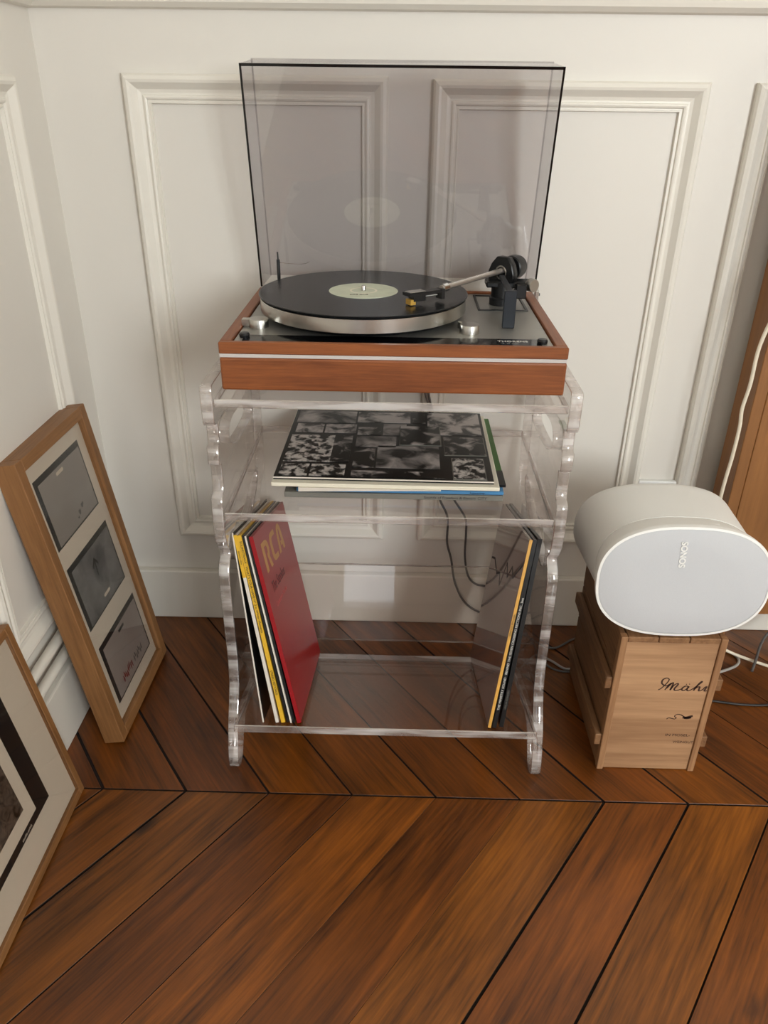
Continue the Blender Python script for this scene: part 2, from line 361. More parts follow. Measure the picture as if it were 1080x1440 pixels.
# chair rail (profile along the walls)
RAIL = [(1.080, 0), (1.082, .010), (1.088, .017), (1.096, .019), (1.102, .016), (1.107, .012), (1.112, .012), (1.116, .018), (1.125, .020), (1.128, .014), (1.134, .006), (1.136, 0)]
def rail(name, plane):
    bm = bmesh.new()
    if plane == 'back': A = [bm.verts.new((XL, -h, z)) for z, h in RAIL]; B = [bm.verts.new((XR, -h, z)) for z, h in RAIL]
    else: A = [bm.verts.new((XL+h, YB, z)) for z, h in RAIL]; B = [bm.verts.new((XL+h, -0.0, z)) for z, h in RAIL]
    for k in range(len(RAIL)-1): bm.faces.new((A[k], A[k+1], B[k+1], B[k]))
    bm.faces.new(A); bm.faces.new(B[::-1])
    return bmobj(name, bm, 'trim', kind='structure')
rail('trim_6', 'back'); rail('trim_7', 'left')

# floor: sub-floor with chevron oak boards as children
flo = box('floor', XL-.1, XR+.1, YB-.1, .1, -.03, -.004, 'under', kind='structure')
ANG = 54.2; PITCH = .1317; ROW = .60; J0 = -.475
# tone per board (multiplied onto the oak), keyed by index of its left joint counted from x=-.06
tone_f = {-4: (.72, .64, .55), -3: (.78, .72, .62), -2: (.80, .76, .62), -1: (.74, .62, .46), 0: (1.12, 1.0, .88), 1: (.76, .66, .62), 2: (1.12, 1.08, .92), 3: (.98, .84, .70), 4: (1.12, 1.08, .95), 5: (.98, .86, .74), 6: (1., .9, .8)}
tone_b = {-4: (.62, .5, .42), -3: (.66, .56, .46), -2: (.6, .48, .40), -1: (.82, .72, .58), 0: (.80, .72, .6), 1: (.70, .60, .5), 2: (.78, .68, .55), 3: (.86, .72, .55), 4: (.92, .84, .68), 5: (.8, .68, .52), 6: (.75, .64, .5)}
gap_f = {-3: .0034, -2: .0050, -1: .0026, 0: .0014, 1: .0006, 2: .0005, 3: .0048, 4: .0044, 5: .0030}
gap_b = {-4: .0050, -3: .0060, -2: .0052, -1: .0040, 0: .0034, 1: .0038, 2: .0034, 3: .0050, 4: .0040, 5: .0044}
rnd = random.Random(3)
def board(xl, y0, y1, sgn, gl, gr, tone, dz):
    """one board between joints xl and xl+PITCH at y0 (near the chevron spine), running to y1, slanting by sgn"""
    sh = (y1-y0)/math.tan(R(ANG))*sgn
    # corner points in plan, inset by the joint gaps; the spine ends inset .0008
    e = .0015 if y1 < y0 else -.0015; e = -e
    pts = [(xl+gl, y0+e), (xl+PITCH-gr, y0+e), (xl+PITCH-gr+sh, y1-e), (xl+gl+sh, y1-e)]
    if sgn*(y1-y0) == 0: return
    if y1 > 0:
        f = (0-y0)/(y1-y0); pts[2] = (xl+PITCH-gr+sh*f, 0); pts[3] = (xl+gl+sh*f, 0)
    cx_ = sum(p[0] for p in pts)/4; cy_ = sum(p[1] for p in pts)/4
    ang = math.atan2(y1-y0, sh); ca, sa = math.cos(-ang), math.sin(-ang)
    lp = [((p[0]-cx_)*ca-(p[1]-cy_)*sa, (p[0]-cx_)*sa+(p[1]-cy_)*ca) for p in pts]
    bm = bmesh.new(); b = [bm.verts.new((x, y, -.012)) for x, y in lp]; t = [bm.verts.new((x, y, 0)) for x, y in lp]
    bm.faces.new(b); bm.faces.new(t)
    for i in range(4): bm.faces.new((b[i], b[(i+1) % 4], t[(i+1) % 4], t[i]))
    top = [ed for ed in bm.edges if all(v.co.z > -.001 for v in ed.verts)]
    bmesh.ops.bevel(bm, geom=top, offset=.0004, segments=1, affect='EDGES')
    bmesh.ops.recalc_face_normals(bm, faces=bm.faces)
    for f_ in bm.faces:
        if abs(f_.normal.z) < .3: f_.material_index = 1
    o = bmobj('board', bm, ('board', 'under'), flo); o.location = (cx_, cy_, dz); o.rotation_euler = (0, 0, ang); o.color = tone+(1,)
for row in range(-1, 6):
    y0 = J0-row*ROW if row >= 0 else J0
    for k in range(-14, 32):
        xl = -.06+k*PITCH
        if row == -1:
            ya, yb, sg = J0, J0+.52, -1
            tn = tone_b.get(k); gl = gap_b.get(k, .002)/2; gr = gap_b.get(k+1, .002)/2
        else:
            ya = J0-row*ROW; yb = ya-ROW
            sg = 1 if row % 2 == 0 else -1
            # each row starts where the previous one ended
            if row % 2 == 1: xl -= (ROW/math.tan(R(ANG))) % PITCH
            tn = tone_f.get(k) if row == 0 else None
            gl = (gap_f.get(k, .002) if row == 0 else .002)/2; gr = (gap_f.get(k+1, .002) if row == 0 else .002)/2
        if row == 0 or row == -1: pass
        shx = (yb-ya)/math.tan(R(ANG))*sg
        if max(xl+PITCH, xl+PITCH+shx) < XL or min(xl, xl+shx) > XR: continue
        if tn is None:
            v = rnd.uniform(.72, 1.1); tn = (v, v*rnd.uniform(.84, .95), v*rnd.uniform(.66, .85))
        board(xl, ya, yb, sg, gl, gr, tn, 0 if row else 0)

# pipes along the foot of the left wall
for z, lb in ((.192, 'upper white heating pipe running low along the left wall'), (.155, 'lower white heating pipe running low along the left wall')):
    pp = thing('heating_pipe', lb, 'pipe', (XL+.0145, -.9, z))
    pb = tube('pipe_run', [(0, -1.2, 0), (0, .87, 0)], .0085, 'trim', pp, smooth_n=0, seg=14)
    for y in (-.6, .3, .86):
        box('pipe_clip', -.0145, .0105, y-.006, y+.006, -.011, .011, 'trim', pp, bev=.003)
# wall socket
so = thing('wall_socket', 'pale rectangular socket plate on the wall behind the white speaker', 'socket', (.499, 0, .29))
box('socket_plate', -.041, .041, -.010, 0, -.045, .046, 'white', so, bev=.002)
for s in (-.018, .018): lathe('socket_well', [(0, 0), (.013, 0), (.014, .0012), (.0125, .0015), (.0, .0015)], 'trim', so, (s, -.0101, 0), (R(90), 0, 0), 24)

# ================================================================ ACRYLIC STAND
X0, X1, TH = -.262, .242, .0165
st = thing('acrylic_stand', 'clear acrylic record stand with shaped side panels, carrying the turntable', 'stand', (-.01, -.23, 0))
def sm2(pts, n=5):
    """closed smooth outline through points"""
    P = [Vector((p[0], p[1], 0)) for p in pts]; out = []; L = len(P)
    for i in range(L):
        a, b, c, d = P[i-1], P[i], P[(i+1) % L], P[(i+2) % L]
        for k in range(n):
            t = k/n; q = .5*((2*b)+(c-a)*t+(2*a-5*b+4*c-d)*t*t+(3*b-a-3*c+d)*t**3); out.append((q.x, q.y))
    return out
OUT = [(-.034, .634), (-.366, .634), (-.371, .631), (-.373, .626), (-.372, .582), (-.369, .577), (-.356, .5755), (-.355, .572), (-.355, .549), (-.357, .5455), (-.365, .544), (-.3655, .518), (-.363, .5155), (-.355, .514), (-.354, .510), (-.355, .475), (-.358, .471), (-.370, .468), (-.372, .458), (-.374, .430), (-.373, .412), (-.369, .396), (-.361, .381), (-.353, .373), (-.350, .368), (-.353, .363),
       (-.363, .357), (-.371, .347), (-.374, .333), (-.374, .30), (-.372, .24), (-.371, .18), (-.377, .14), (-.392, .11), (-.412, .08), (-.426, .045), (-.431, .02), (-.429, .008), (-.422, .001), (-.411, 0), (-.400, .003), (-.389, .015), (-.376, .036), (-.358, .05), (-.334, .052), (-.29, .04), (-.22, .021), (-.18, .012), (-.163, .004), (-.155, 0), (-.132, 0), (-.124, .004), (-.121, .012),
       (-.124, .04), (-.128, .10), (-.127, .18), (-.122, .25), (-.112, .30), (-.096, .335), (-.078, .349), (-.056, .354), (-.040, .362), (-.032, .380), (-.030, .42), (-.030, .50), (-.030, .628)]
H1 = sm2([(-.334, .352), (-.331, .372), (-.312, .386), (-.285, .389), (-.248, .383), (-.19, .392), (-.130, .396), (-.108, .388), (-.115, .368), (-.150, .350), (-.22, .338), (-.29, .333), (-.322, .337)])
H2 = sm2([(-.292, .532), (-.280, .546), (-.25, .549), (-.19, .540), (-.135, .522), (-.108, .504), (-.125, .496), (-.19, .497), (-.25, .504), (-.28, .515)])
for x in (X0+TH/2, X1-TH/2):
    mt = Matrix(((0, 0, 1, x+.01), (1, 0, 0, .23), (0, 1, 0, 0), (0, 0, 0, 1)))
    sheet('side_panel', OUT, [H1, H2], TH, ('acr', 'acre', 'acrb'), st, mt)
def plate(name, x0, x1, y0, y1, z0, z1, parent, mtx=None, bev=.0012, face_ax=2):
    bm = bmesh.new(); add_box(bm, x0, x1, y0, y1, z0, z1, bev, 1)
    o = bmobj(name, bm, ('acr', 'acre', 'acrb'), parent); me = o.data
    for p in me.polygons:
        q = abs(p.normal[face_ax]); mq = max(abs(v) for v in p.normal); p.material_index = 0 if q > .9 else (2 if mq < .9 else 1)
    if mtx is not None: o.matrix_local = mtx
    return o
dx, dy = .01, .23
xa, xb = X0+TH+.0004+dx, X1-TH-.0004+dx
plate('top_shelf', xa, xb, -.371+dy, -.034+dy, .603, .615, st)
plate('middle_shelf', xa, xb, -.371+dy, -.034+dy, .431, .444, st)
TAU = R(17.5)
RB = Vector((0, -.43, .1045))               # front bottom point of the sleeves on the sloping shelf
rack = Matrix.Translation(RB) @ Matrix.Rotation(-TAU, 4, 'X')
rk = Matrix.Translation((.01, .23, 0)) @ rack
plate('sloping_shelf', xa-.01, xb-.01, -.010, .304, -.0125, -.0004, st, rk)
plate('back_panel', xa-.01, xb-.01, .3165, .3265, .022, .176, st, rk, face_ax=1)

# ================================================================ SLEEVES
def sleeve_in_rack(name, label, x, th, lean, size, face, spine, group, back=0., shift=0.):
    s = 1 if lean < 0 else -1
    m = rack @ Matrix.Translation((x, back, .0006+abs(math.sin(R(lean)))*(th if True else 0)*0)) @ Matrix.Rotation(R(lean), 4, 'Y')
    t = thing(name, label, 'record', group=group, mtx=m)
    # lift so that the lowest corner of the leaning block rests on the shelf
    lift = abs(math.sin(R(lean)))*th/2
    box('sleeve', -th/2, th/2, .0006, size, lift, size+lift, face, t, bev=min(.0006, th/4), seg=1)
    if spine: box('spine', -th/2-.0001, th/2+.0001, -.0004, .0016, lift, size+lift, spine, t)
    return t, lift
G1 = 'records leaning left in the stand'; G2 = 'records leaning right in the stand'
SZ = .305
# bottoms sit at these x values; tops lean out against the panel
a, l = sleeve_in_rack('record_sleeve', 'outermost left black sleeve with thin white edge, leaning steepest', -.2005, .0018, -8.10, SZ, 'blk_sl', 'card', G1)
a, l = sleeve_in_rack('record_sleeve', 'white-spined sleeve with yellow upper spine, left of the thick yellow one', -.1785, .0046, -11.54, SZ, 'card', 'card', G1)
box('spine_band', -.0027, .0027, -.0008, .0008, l+SZ*.78, l+SZ, 'yellow', a)
text('spine_print', 'BRAND NEW', .0036, basis((-.0012, -.0010, l+.28), (0, 0, -1), (1, 0, 0)), 'ink', a)
a, l = sleeve_in_rack('record_sleeve', 'bright yellow-spined sleeve with small black lettering', -.1690, .0060, -12.21, SZ, 'yellow', 'yellow', G1)
text('spine_print', 'SOUNDTRACK · WHAT\'S YOUR NAME N° 2 in Winter Moments', .0050, basis((-.0014, -.0008, l+.296), (0, 0, -1), (1, 0, 0)), 'ink', a, sx=1.05)
text('spine_print', 'STEREO RECORDS', .0050, basis((-.0014, -.0008, l+.088), (0, 0, -1), (1, 0, 0)), 'ink', a)
a, l = sleeve_in_rack('record_sleeve', 'black sleeve between the yellow spine and the thin white one', -.1618, .0040, -12.54, SZ, 'blk_sl', None, G1)
a, l = sleeve_in_rack('record_sleeve', 'very thin white sleeve between two black ones', -.1568, .0022, -12.82, SZ, 'card', 'card', G1)
a, l = sleeve_in_rack('record_sleeve', 'black sleeve squeezed against the red one', -.1520, .0036, -13.11, SZ, 'blk_sl', None, G1)
red, l = sleeve_in_rack('record_sleeve', 'red sleeve with large tan letters, facing the middle of the stand', -.1440, .0060, -13.62, SZ, 'red', 'red', G1)
# printing on the red cover (its right-hand face, local +x); u along depth, v up
def cov(u, v): return (.0032, u*SZ, l+v*SZ)
def cpoly(name, pts, m):
    # outline in (u,v) fractions, put flat on the cover
    return sheet(name, [(u*SZ, l+v*SZ) for u, v in pts], [], .0004, m, red, Matrix(((0, 0, 1, .0031), (1, 0, 0, 0), (0, 1, 0, 0), (0, 0, 0, 1))))
v0, v1 = .775, .93
def lx(u): return u
cpoly('logo_letter', [(.12, v0), (.12, v1)]+[(.12+.0, v1)]+[(.22, v1), (.26, v1-.008), (.285, v1-.028), (.29, v1-.06), (.275, v1-.085), (.262, v1-.095), (.30, v0), (.245, v0), (.212, v1-.085), (.212, v1-.075), (.236, v1-.068), (.24, v1-.05), (.232, v1-.034), (.215, v1-.028), (.172, v1-.028), (.172, v0)], 'tan')
cpoly('logo_letter', [(.50, v0), (.50, v0+.028), (.42, v0+.028), (.40, v0+.034), (.392, v0+.05), (.392, v1-.05), (.40, v1-.034), (.42, v1-.028), (.50, v1-.028), (.50, v1), (.40, v1), (.365, v1-.008), (.345, v1-.028), (.34, v1-.05), (.34, v0+.05), (.345, v0+.028), (.365, v0+.008), (.40, v0)], 'tan')
cpoly('logo_letter', [(.54, v0), (.565, v1-.05), (.58, v1-.018), (.61, v1), (.66, v1), (.69, v1-.018), (.705, v1-.05), (.73, v0), (.675, v0), (.668, v0+.03), (.625, v0+.03), (.623, v0+.055), (.663, v0+.055), (.652, v1-.05), (.642, v1-.03), (.625, v1-.03), (.613, v1-.05), (.592, v0)], 'tan')
text('title_print', 'The Strokes', .026, basis(cov(.14, .66), (0, 1, 0), (0, 0, 1)), 'maroon', red, sx=.95)
text('title_print', 'Comedown Machine', .0125, basis(cov(.14, .585), (0, 1, 0), (0, 0, 1)), 'pale_red', red)
# right-hand group
gl, l = sleeve_in_rack('record_sleeve', 'glossy mauve-grey sleeve with gold spine, facing the middle of the stand', .1525, .0044, 9.34, SZ, 'mauve', 'gold_sl', G2)
text('spine_print', '· VINTAGE SOUNDS ·', .0042, basis((-.0014, -.0008, l+.19), (0, 0, -1), (1, 0, 0)), 'ink', gl)
# jagged reflection of cord and panel outline, painted onto its face (local -x)
refl_path = [(.02, .86), (.12, .80), (.20, .74), (.28, .78), (.36, .70), (.44, .76), (.54, .60), (.60, .66), (.70, .63), (.86, .68), (.97, .66)]
bm = bmesh.new(); pr = None
for u, v in refl_path:
    aa = bm.verts.new((-.00255, u*SZ, l+v*SZ)); bb = bm.verts.new((-.00255, u*SZ, l+v*SZ+.004))
    if pr: bm.faces.new((pr[0], pr[1], bb, aa))
    pr = (aa, bb)
bmobj('painted_reflection', bm, 'phg', gl)
a, l = sleeve_in_rack('record_sleeve', 'black sleeve with white spine lettering right of the gold spine', .1600, .0060, 9.05, SZ, 'blk_sl', 'blk_sl', G2)
text('spine_print', 'THE MINISTRY SOUND · BEHIND THE SEVEN CROSSING RECTIONS INC., Jazz', .0048, basis((.0017, -.0008, l+.03), (0, 0, 1), (-1, 0, 0)), 'inkw', a, sx=1.12)
a, l = sleeve_in_rack('record_sleeve', 'outermost right black sleeve against the acrylic side', .1715, .0064, 8.39, SZ, 'blk_sl', 'blk_sl', G2, back=.004)
text('spine_print', 'LIVE IN CONCERT', .0040, basis((.0014, -.0008, l+.03), (0, 0, 1), (-1, 0, 0)), 'grey_sl', a)

# pile on the middle shelf
G3 = 'records stacked flat on the middle shelf'
PX, PY = -.008, -.315
def flat(label, x0, x1, y0, y1, z0, th, m, rz=0, droop=0):
    t = thing('record_sleeve', label, 'record', ((x0+x1)/2, (y0+y1)/2, z0), G3); t.rotation_euler = (0, 0, R(rz))
    hx, hy = (x1-x0)/2, (y1-y0)/2
    return t, hx, hy
z = .4448
t, hx, hy = flat('grey record sleeve at the bottom of the flat stack', -.166, .158, -.318, -.030, z, .0085, 'grey_sl')
box('sleeve', -hx, hx, -hy, hy, 0, .0085, 'grey_sl', t, bev=.0008, seg=1)
text('spine_print', 'Sounds of Freedom & Electric CITY', .0058, basis((.045, -hy-.0003, .0022), (1, 0, 0), (0, 0, 1)), 'ink', t, sx=1.1)
z += .0088
t, hx, hy = flat('blue record sleeve lying on the grey one', -.148, .1585, -.315, -.03, z, .0055, 'blue')
box('sleeve', -hx, hx, -hy, hy, 0, .0055, 'blue', t, bev=.0006, seg=1)
text('spine_print', 'Supertramp', .0042, basis((hx-.050, -hy-.0003, .0012), (1, 0, 0), (0, 0, 1)), 'ink', t, sx=1.1)
z += .0058
t, hx, hy = flat('green record sleeve with a black corner, peeping out at the right of the stack', -.14, .1625, -.300, -.030, z, .004, 'green')
box('sleeve', -hx, hx, -hy, hy, 0, .004, 'green', t, bev=.0006, seg=1)
box('corner_patch', hx-.03, hx+.0004, -hy-.0004, -hy+.05, -.0001, .0041, 'blk_sl', t)
z += .0043
t, hx, hy = flat('cream record sleeve directly under the collage sleeve', -.183, .152, -.322, -.032, z, .006, 'cream', -.4)
box('sleeve', -hx, hx, -hy, hy, 0, .006, 'cream', t, bev=.0008, seg=1)
bm = bmesh.new()     # white inner paper sagging out below the cream sleeve on the left
N = 14; top = []; bot = []
for i in range(N+1):
    x = -hx+.04+(hx*1.25)*i/N; s = -.0058*(1-i/N)**1.2-.0003
    top.append((bm.verts.new((x, -hy-.002, -.0001)), bm.verts.new((x, -hy-.002, s-.0006)), bm.verts.new((x, -hy-.006*0+.004, -.0001))))
for i in range(N):
    bm.faces.new((top[i][0], top[i+1][0], top[i+1][1], top[i][1])); bm.faces.new((top[i][0], top[i+1][0], top[i+1][2], top[i][2]))
bmobj('inner_paper', bm, 'card', t)
z += .0064
t, hx, hy = flat('black and white photo collage sleeve on top of the flat stack', -.181, .145, -.312, -.032, z, .0045, 'blk_sl', -.6)
box('sleeve', -hx, hx, -hy, hy, 0, .0042, 'blk_sl', t, bev=.0006, seg=1)
box('sleeve_edge', -hx, hx, -hy-.0006, -hy+.0006, .0026, .0045, 'card', t)
def ph(u0, u1, v0, v1, m, bd=False):
    X = lambda u: -hx+u*2*hx
    Y = lambda v: -hy+v*2*hy
    if bd: box('print_border', X(u0)-.0014, X(u1)+.0014, Y(v0)-.002, Y(v1)+.002, .0043, .0051, 'grey_sl', t)
    o = box('collage_print', 0, X(u1)-X(u0), 0, Y(v1)-Y(v0), 0, .0004, m, t); o.location = (X(u0), Y(v0), .0053 if bd else .0044)
for args in ((.02, .33, .78, .98, 'bw2'), (.34, .62, .80, .97, 'bw4'), (.63, .70, .80, .98, 'bw3'), (.71, .985, .62, .98, 'bw4'), (.03, .17, .62, .76, 'bw4'), (.18, .34, .62, .76, 'bw4'),
             (.35, .47, .60, .72, 'bw3'), (.48, .60, .60, .78, 'bw2'), (.02, .24, .20, .58, 'bw1'), (.24, .33, .20, .58, 'bw3'), (.35, .55, .42, .58, 'bw2'), (.35, .45, .14, .40, 'bw3'),
             (.46, .76, .14, .44, 'bw2'), (.02, .15, .02, .17, 'bw1'), (.16, .32, .02, .17, 'bw1'), (.35, .55, .02, .10, 'bw3'), (.56, .78, .02, .10, 'bw3')):
    ph(*args)
ph(.57, .77, .46, .74, 'bw3', True); ph(.79, .985, .33, .58, 'bw3', True); ph(.82, .965, .02, .28, 'bw1', True)

# ================================================================ TURNTABLE
TX0, TX1, TY0, TY1 = -.2315, .2155, -.372, -.048
tt = thing('turntable', 'teak turntable with raised smoked lid on top of the acrylic stand', 'turntable', (-.008, -.21, .615), None)
ox, oy, oz = .008, .21, -.615
def T(x, y, z): return (x+ox, y+oy, z+oz)
def tb(name, x0, x1, y0, y1, z0, z1, m, bev=0, parent=tt, seg=2):
    return box(name, x0+ox, x1+ox, y0+oy, y1+oy, z0+oz, z1+oz, m, parent, bev, None, seg)
for x in (-.2, .184):
    for y in (-.30, -.09): lathe('foot', [(0, 0), (.014, 0), (.015, .003), (.015, .0135), (.0, .0135)], 'black', tt, T(x, y, .6152), seg=24)
tb('plinth', TX0, TX1, TY0, TY1, .6285, .6725, 'teak', .003)
tb('inlay_stripe', TX0+.0008, TX1-.0008, TY0+.0008, TY1-.0008, .6726, .6772, 'stripe')
b = .0155
pl = tb('upper_rail', TX0, TX1, TY0, TY0+b*.6, .6773, .6925, 'teak', .0012, seg=1)
tb('upper_rail', TX0, TX1, TY1-b*.6, TY1, .6773, .6925, 'teak', .0012, seg=1)
tb('upper_rail', TX0, TX0+b, TY0+b*.6, TY1-b*.6, .6773, .6925, 'teak_y', .0012, seg=1)
tb('upper_rail', TX1-b, TX1, TY0+b*.6, TY1-b*.6, .6773, .6925, 'teak_y', .0012, seg=1)
tb('deck', TX0+b+.0015, TX1-b-.0015, TY0+b*.6+.0015, TY1-b*.6-.0015, .6773, .6895, 'plate')
tb('front_strip', TX0+b+.012, TX1-b-.016, TY0+b*.6+.0015, -.326, .6896, .6902, 'blackg')
text('maker_print', 'THORENS', .0085, basis(T(.128, -.3405, .6904), (1, 0, 0), (0, 1, 0)), 'inkw', tt, sx=1.05)
text('maker_print', 'TD 160  super', .0040, basis(T(.131, -.348, .6904), (1, 0, 0), (0, 1, 0)), 'plate', tt)
PC = (-.0535, -.199)
lathe('sub_platter', [(0, 0), (.120, 0), (.135, .003), (.140, .0095), (0, .0095)], 'black', tt, T(PC[0], PC[1], .6898), seg=64)
lathe('platter', [(0, 0), (.1485, 0), (.1485, .0178), (0, .0178)], 'silver', tt, T(PC[0], PC[1], .6995), seg=128)
lathe('platter_mat', [(0, 0), (.1465, 0), (.1475, .001), (.1465, .0025), (0, .0025)], 'black', tt, T(PC[0], PC[1], .7176), seg=96)
lathe('spindle', [(.0036, 0), (.0036, .0075), (.0028, .0095), (0, .0098)], 'chrome', tt, T(PC[0], PC[1], .7202), seg=20)
# record on the platter (a thing of its own)
rec = thing('vinyl_record', 'black vinyl record with a cream-green label, lying on the platter', 'record', (PC[0], PC[1], .7202))
g = lathe('disc', [(.0038, .0), (.148, 0), (.1502, .0006), (.1506, .0012), (.1502, .0020), (.1480, .0021), (.0545, .0019), (.0500, .0021), (.0038, .0021), (.0038, 0)], 'groove', rec, seg=128)
lathe('label', [(.0038, .0021), (.0500, .0021), (.0498, .0026), (.0038, .0026)], 'label', rec, seg=64)
text('label_print', 'SIDE ONE', .006, basis((-.018, -.030, .0027), (1, .1, 0), (-.1, 1, 0)), 'burn', rec)
lathe('label_ring', [(.017, .0026), (.0185, .0028), (.020, .0026)], 'cream', rec, seg=48)
# knobs
def knob(x, y, wing, ang):
    k = lathe('control_knob', [(0, 0), (.0135, 0), (.0135, .0105), (.0128, .0115), (0, .0118)], 'silver', tt, T(x, y, .6897), seg=40)
    if wing: box('pointer', 0, .023, -.0045, .0045, .0012, .0112, 'silver', k, bev=.001, seg=1); k.rotation_euler = (0, 0, R(ang))
knob(-.1935, -.283, True, 178); knob(.0945, -.296, True, 120)
for x, y in ((-.204, -.335), (.186, -.342)):
    lathe('lid_bumper', [(0, 0), (.0065, 0), (.007, .0035), (.0058, .0058), (0, .0062)], 'black', tt, T(x, y, .6896), seg=24)
# tonearm assembly
ta = bpy.data.objects.new('tonearm', None); COL.objects.link(ta); ta.parent = tt
def A(name, bm_or, m): return bm_or
bx = lambda n, x0, x1, y0, y1, z0, z1, m, bev=.0008: box(n, x0+ox, x1+ox, y0+oy, y1+oy, z0+oz, z1+oz, m, ta, bev, None, 1)
bm = bmesh.new()   # square frame around the armboard
for a_ in ((.117, .192, -.170, -.1665), (.117, .192, -.0735, -.070), (.117, .1205, -.1665, -.0735), (.1885, .192, -.1665, -.0735)):
    add_box(bm, a_[0]+ox, a_[1]+ox, a_[2]+oy, a_[3]+oy, .6896+oz, .6908+oz)
bmobj('armboard_edge', bm, 'black', ta)
PV = (.156, -.125)
lathe('arm_base', [(0, 0), (.0185, 0), (.0185, .010), (.0165, .012), (.0165, .034), (0, .034)], 'black', ta, T(PV[0], PV[1], .6897), seg=40)
bx('arm_bridge', .130, .198, -.139, -.108, .7165, .7255, 'black', .002)
bx('cueing_housing', .174, .190, -.150, -.118, .703, .7245, 'black', .0015)
# bearing yoke: an upright angular ring facing the arm
yk = []
for x, zz in ((-.022, 0), (-.023, .012), (-.018, .024), (-.009, .0345), (.009, .0345), (.017, .024), (.021, .012), (.021, 0)): yk.append((x, zz))
hole = [(.0105*math.cos(R(q)), .0125+.0105*math.sin(R(q))) for q in range(0, 360, 20)]
d = Vector((-.66, -.75, 0)).normalized(); sd = Vector((-d.y, d.x, 0))
mt = Matrix(((sd.x, 0, d.x, T(*PV, 0)[0]), (sd.y, 0, d.y, T(*PV, 0)[1]), (0, 1, 0, .7255+oz), (0, 0, 0, 1)))
mt = basis(T(PV[0], PV[1], .7256), sd, (0, 0, 1))
sheet('bearing_yoke', yk, [hole], .013, 'black', ta, mt)
lathe('bearing_ring', [(.0078, -.007), (.0102, -.007), (.0102, .007), (.0078, .007), (.0078, -.007)], 'chrome', ta, T(PV[0], PV[1], .7381), (R(90), 0, math.atan2(d.y, d.x)+R(90)), 28)
tipz = .7405
P0 = Vector((PV[0], PV[1], .7405)); P1 = Vector((.056, -.2545, .7392))
tube('arm_tube', [T(*P0), T(*P1)], .0040, 'armm', ta, smooth_n=0, seg=16)
lathe('arm_collar', [(0, -.006), (.0056, -.006), (.0056, .006), (0, .006)], 'chrome', ta, T(*(P1+(P0-P1).normalized()*.008)), (R(90), 0, math.atan2((P0-P1).y, (P0-P1).x)+R(90)), 20)
cw = P0+(P0-P1).normalized()*.030
lathe('counterweight', [(0, -.011), (.0165, -.011), (.018, -.009), (.018, .006), (.0165, .009), (.0165, .012), (0, .012)], 'black', ta, T(*cw), (R(90), 0, math.atan2((P0-P1).y, (P0-P1).x)+R(90)), 36)
tube('arm_stub', [T(*P0), T(*(cw+(P0-P1).normalized()*.020))], .0030, 'chrome', ta, smooth_n=0, seg=12)
lathe('antiskate_knob', [(0, -.006), (.0092, -.006), (.0098, -.004), (.0098, .004), (.0092, .006), (0, .006)], 'silver', ta, T(.1985, -.139, .7215), (R(90), 0, R(35)), 28)
bx('cue_lever', .1415, .1585, -.2705, -.2625, .6896, .7405, 'bar', .001)
bx('cue_lever_arm', .148, .156, -.262, -.14, .732, .7365, 'bar', .001)
# headshell: wedge tapering towards the cartridge
hd = Vector((-.83, -.56, 0)).normalized(); hs = Vector((hd.y, -hd.x, 0)).normalized()
hm = basis(T(.056, -.2545, .7375), hd, hs); 
bm = bmesh.new()
o0 = Vector((0, 0, 0)); prof = [(0, .0062), (.058, .0088), (.058, -.0088), (0, -.0062)]
vb = [bm.verts.new((a_, b_, -.0018)) for a_, b_ in prof]; vt = [bm.verts.new((a_, b_, .0022)) for a_, b_ in prof]
bm.faces.new(vb); bm.faces.new(vt)
for i in range(4): bm.faces.new((vb[i], vb[(i+1) % 4], vt[(i+1) % 4], vt[i]))
hsn = bmobj('headshell', bm, 'black', ta); flip = 1 if hm.to_3x3()[2][2] > 0 else -1
hsn.matrix_local = hm
up = flip
def hb(name, a0, a1, b0, b1, z0, z1, m):
    if up < 0: z0, z1 = -z1, -z0
    q = box(name, a0, a1, b0, b1, z0, z1, m, hsn, bev=.0004, seg=1); return q
hb('headshell_plate', .030, .056, -.0070, .0070, .0023, .0030, 'silver')
hb('cartridge_body', .030, .050, -.0065, .0065, -.0100, -.0019, 'black')
hb('cartridge_front', .046, .0545, -.0062, .0062, -.0142, -.0070, 'gold')
hb('headshell_back', -.002, .004, -.0070, .0070, -.0115, .0024, 'black')
hb('lead_wire', .006, .030, -.0008, .0008, -.0062, -.0054, 'inkw')
hb('lead_wire', .008, .030, .0024, .0036, -.0078, -.0070, 'chrome')
# cleaning arm post behind the record, with its thin wire
ca = tube('dust_arm_post', [T(-.194, -.078, .6897), T(-.194, -.078, .7425)], .0027, 'black', tt, smooth_n=0, seg=12)
tube('post_tip', [T(-.194, -.078, .7425), T(-.1945, -.078, .7540)], .0012, 'black', ca, smooth_n=0, seg=8)
tube('dust_arm_wire', [T(-.193, -.078, .738), T(-.172, -.09, .7385), T(-.150, -.099, .7405), T(-.141, -.10, .745)], .0004, 'chrome', ca, smooth_n=4, seg=6)
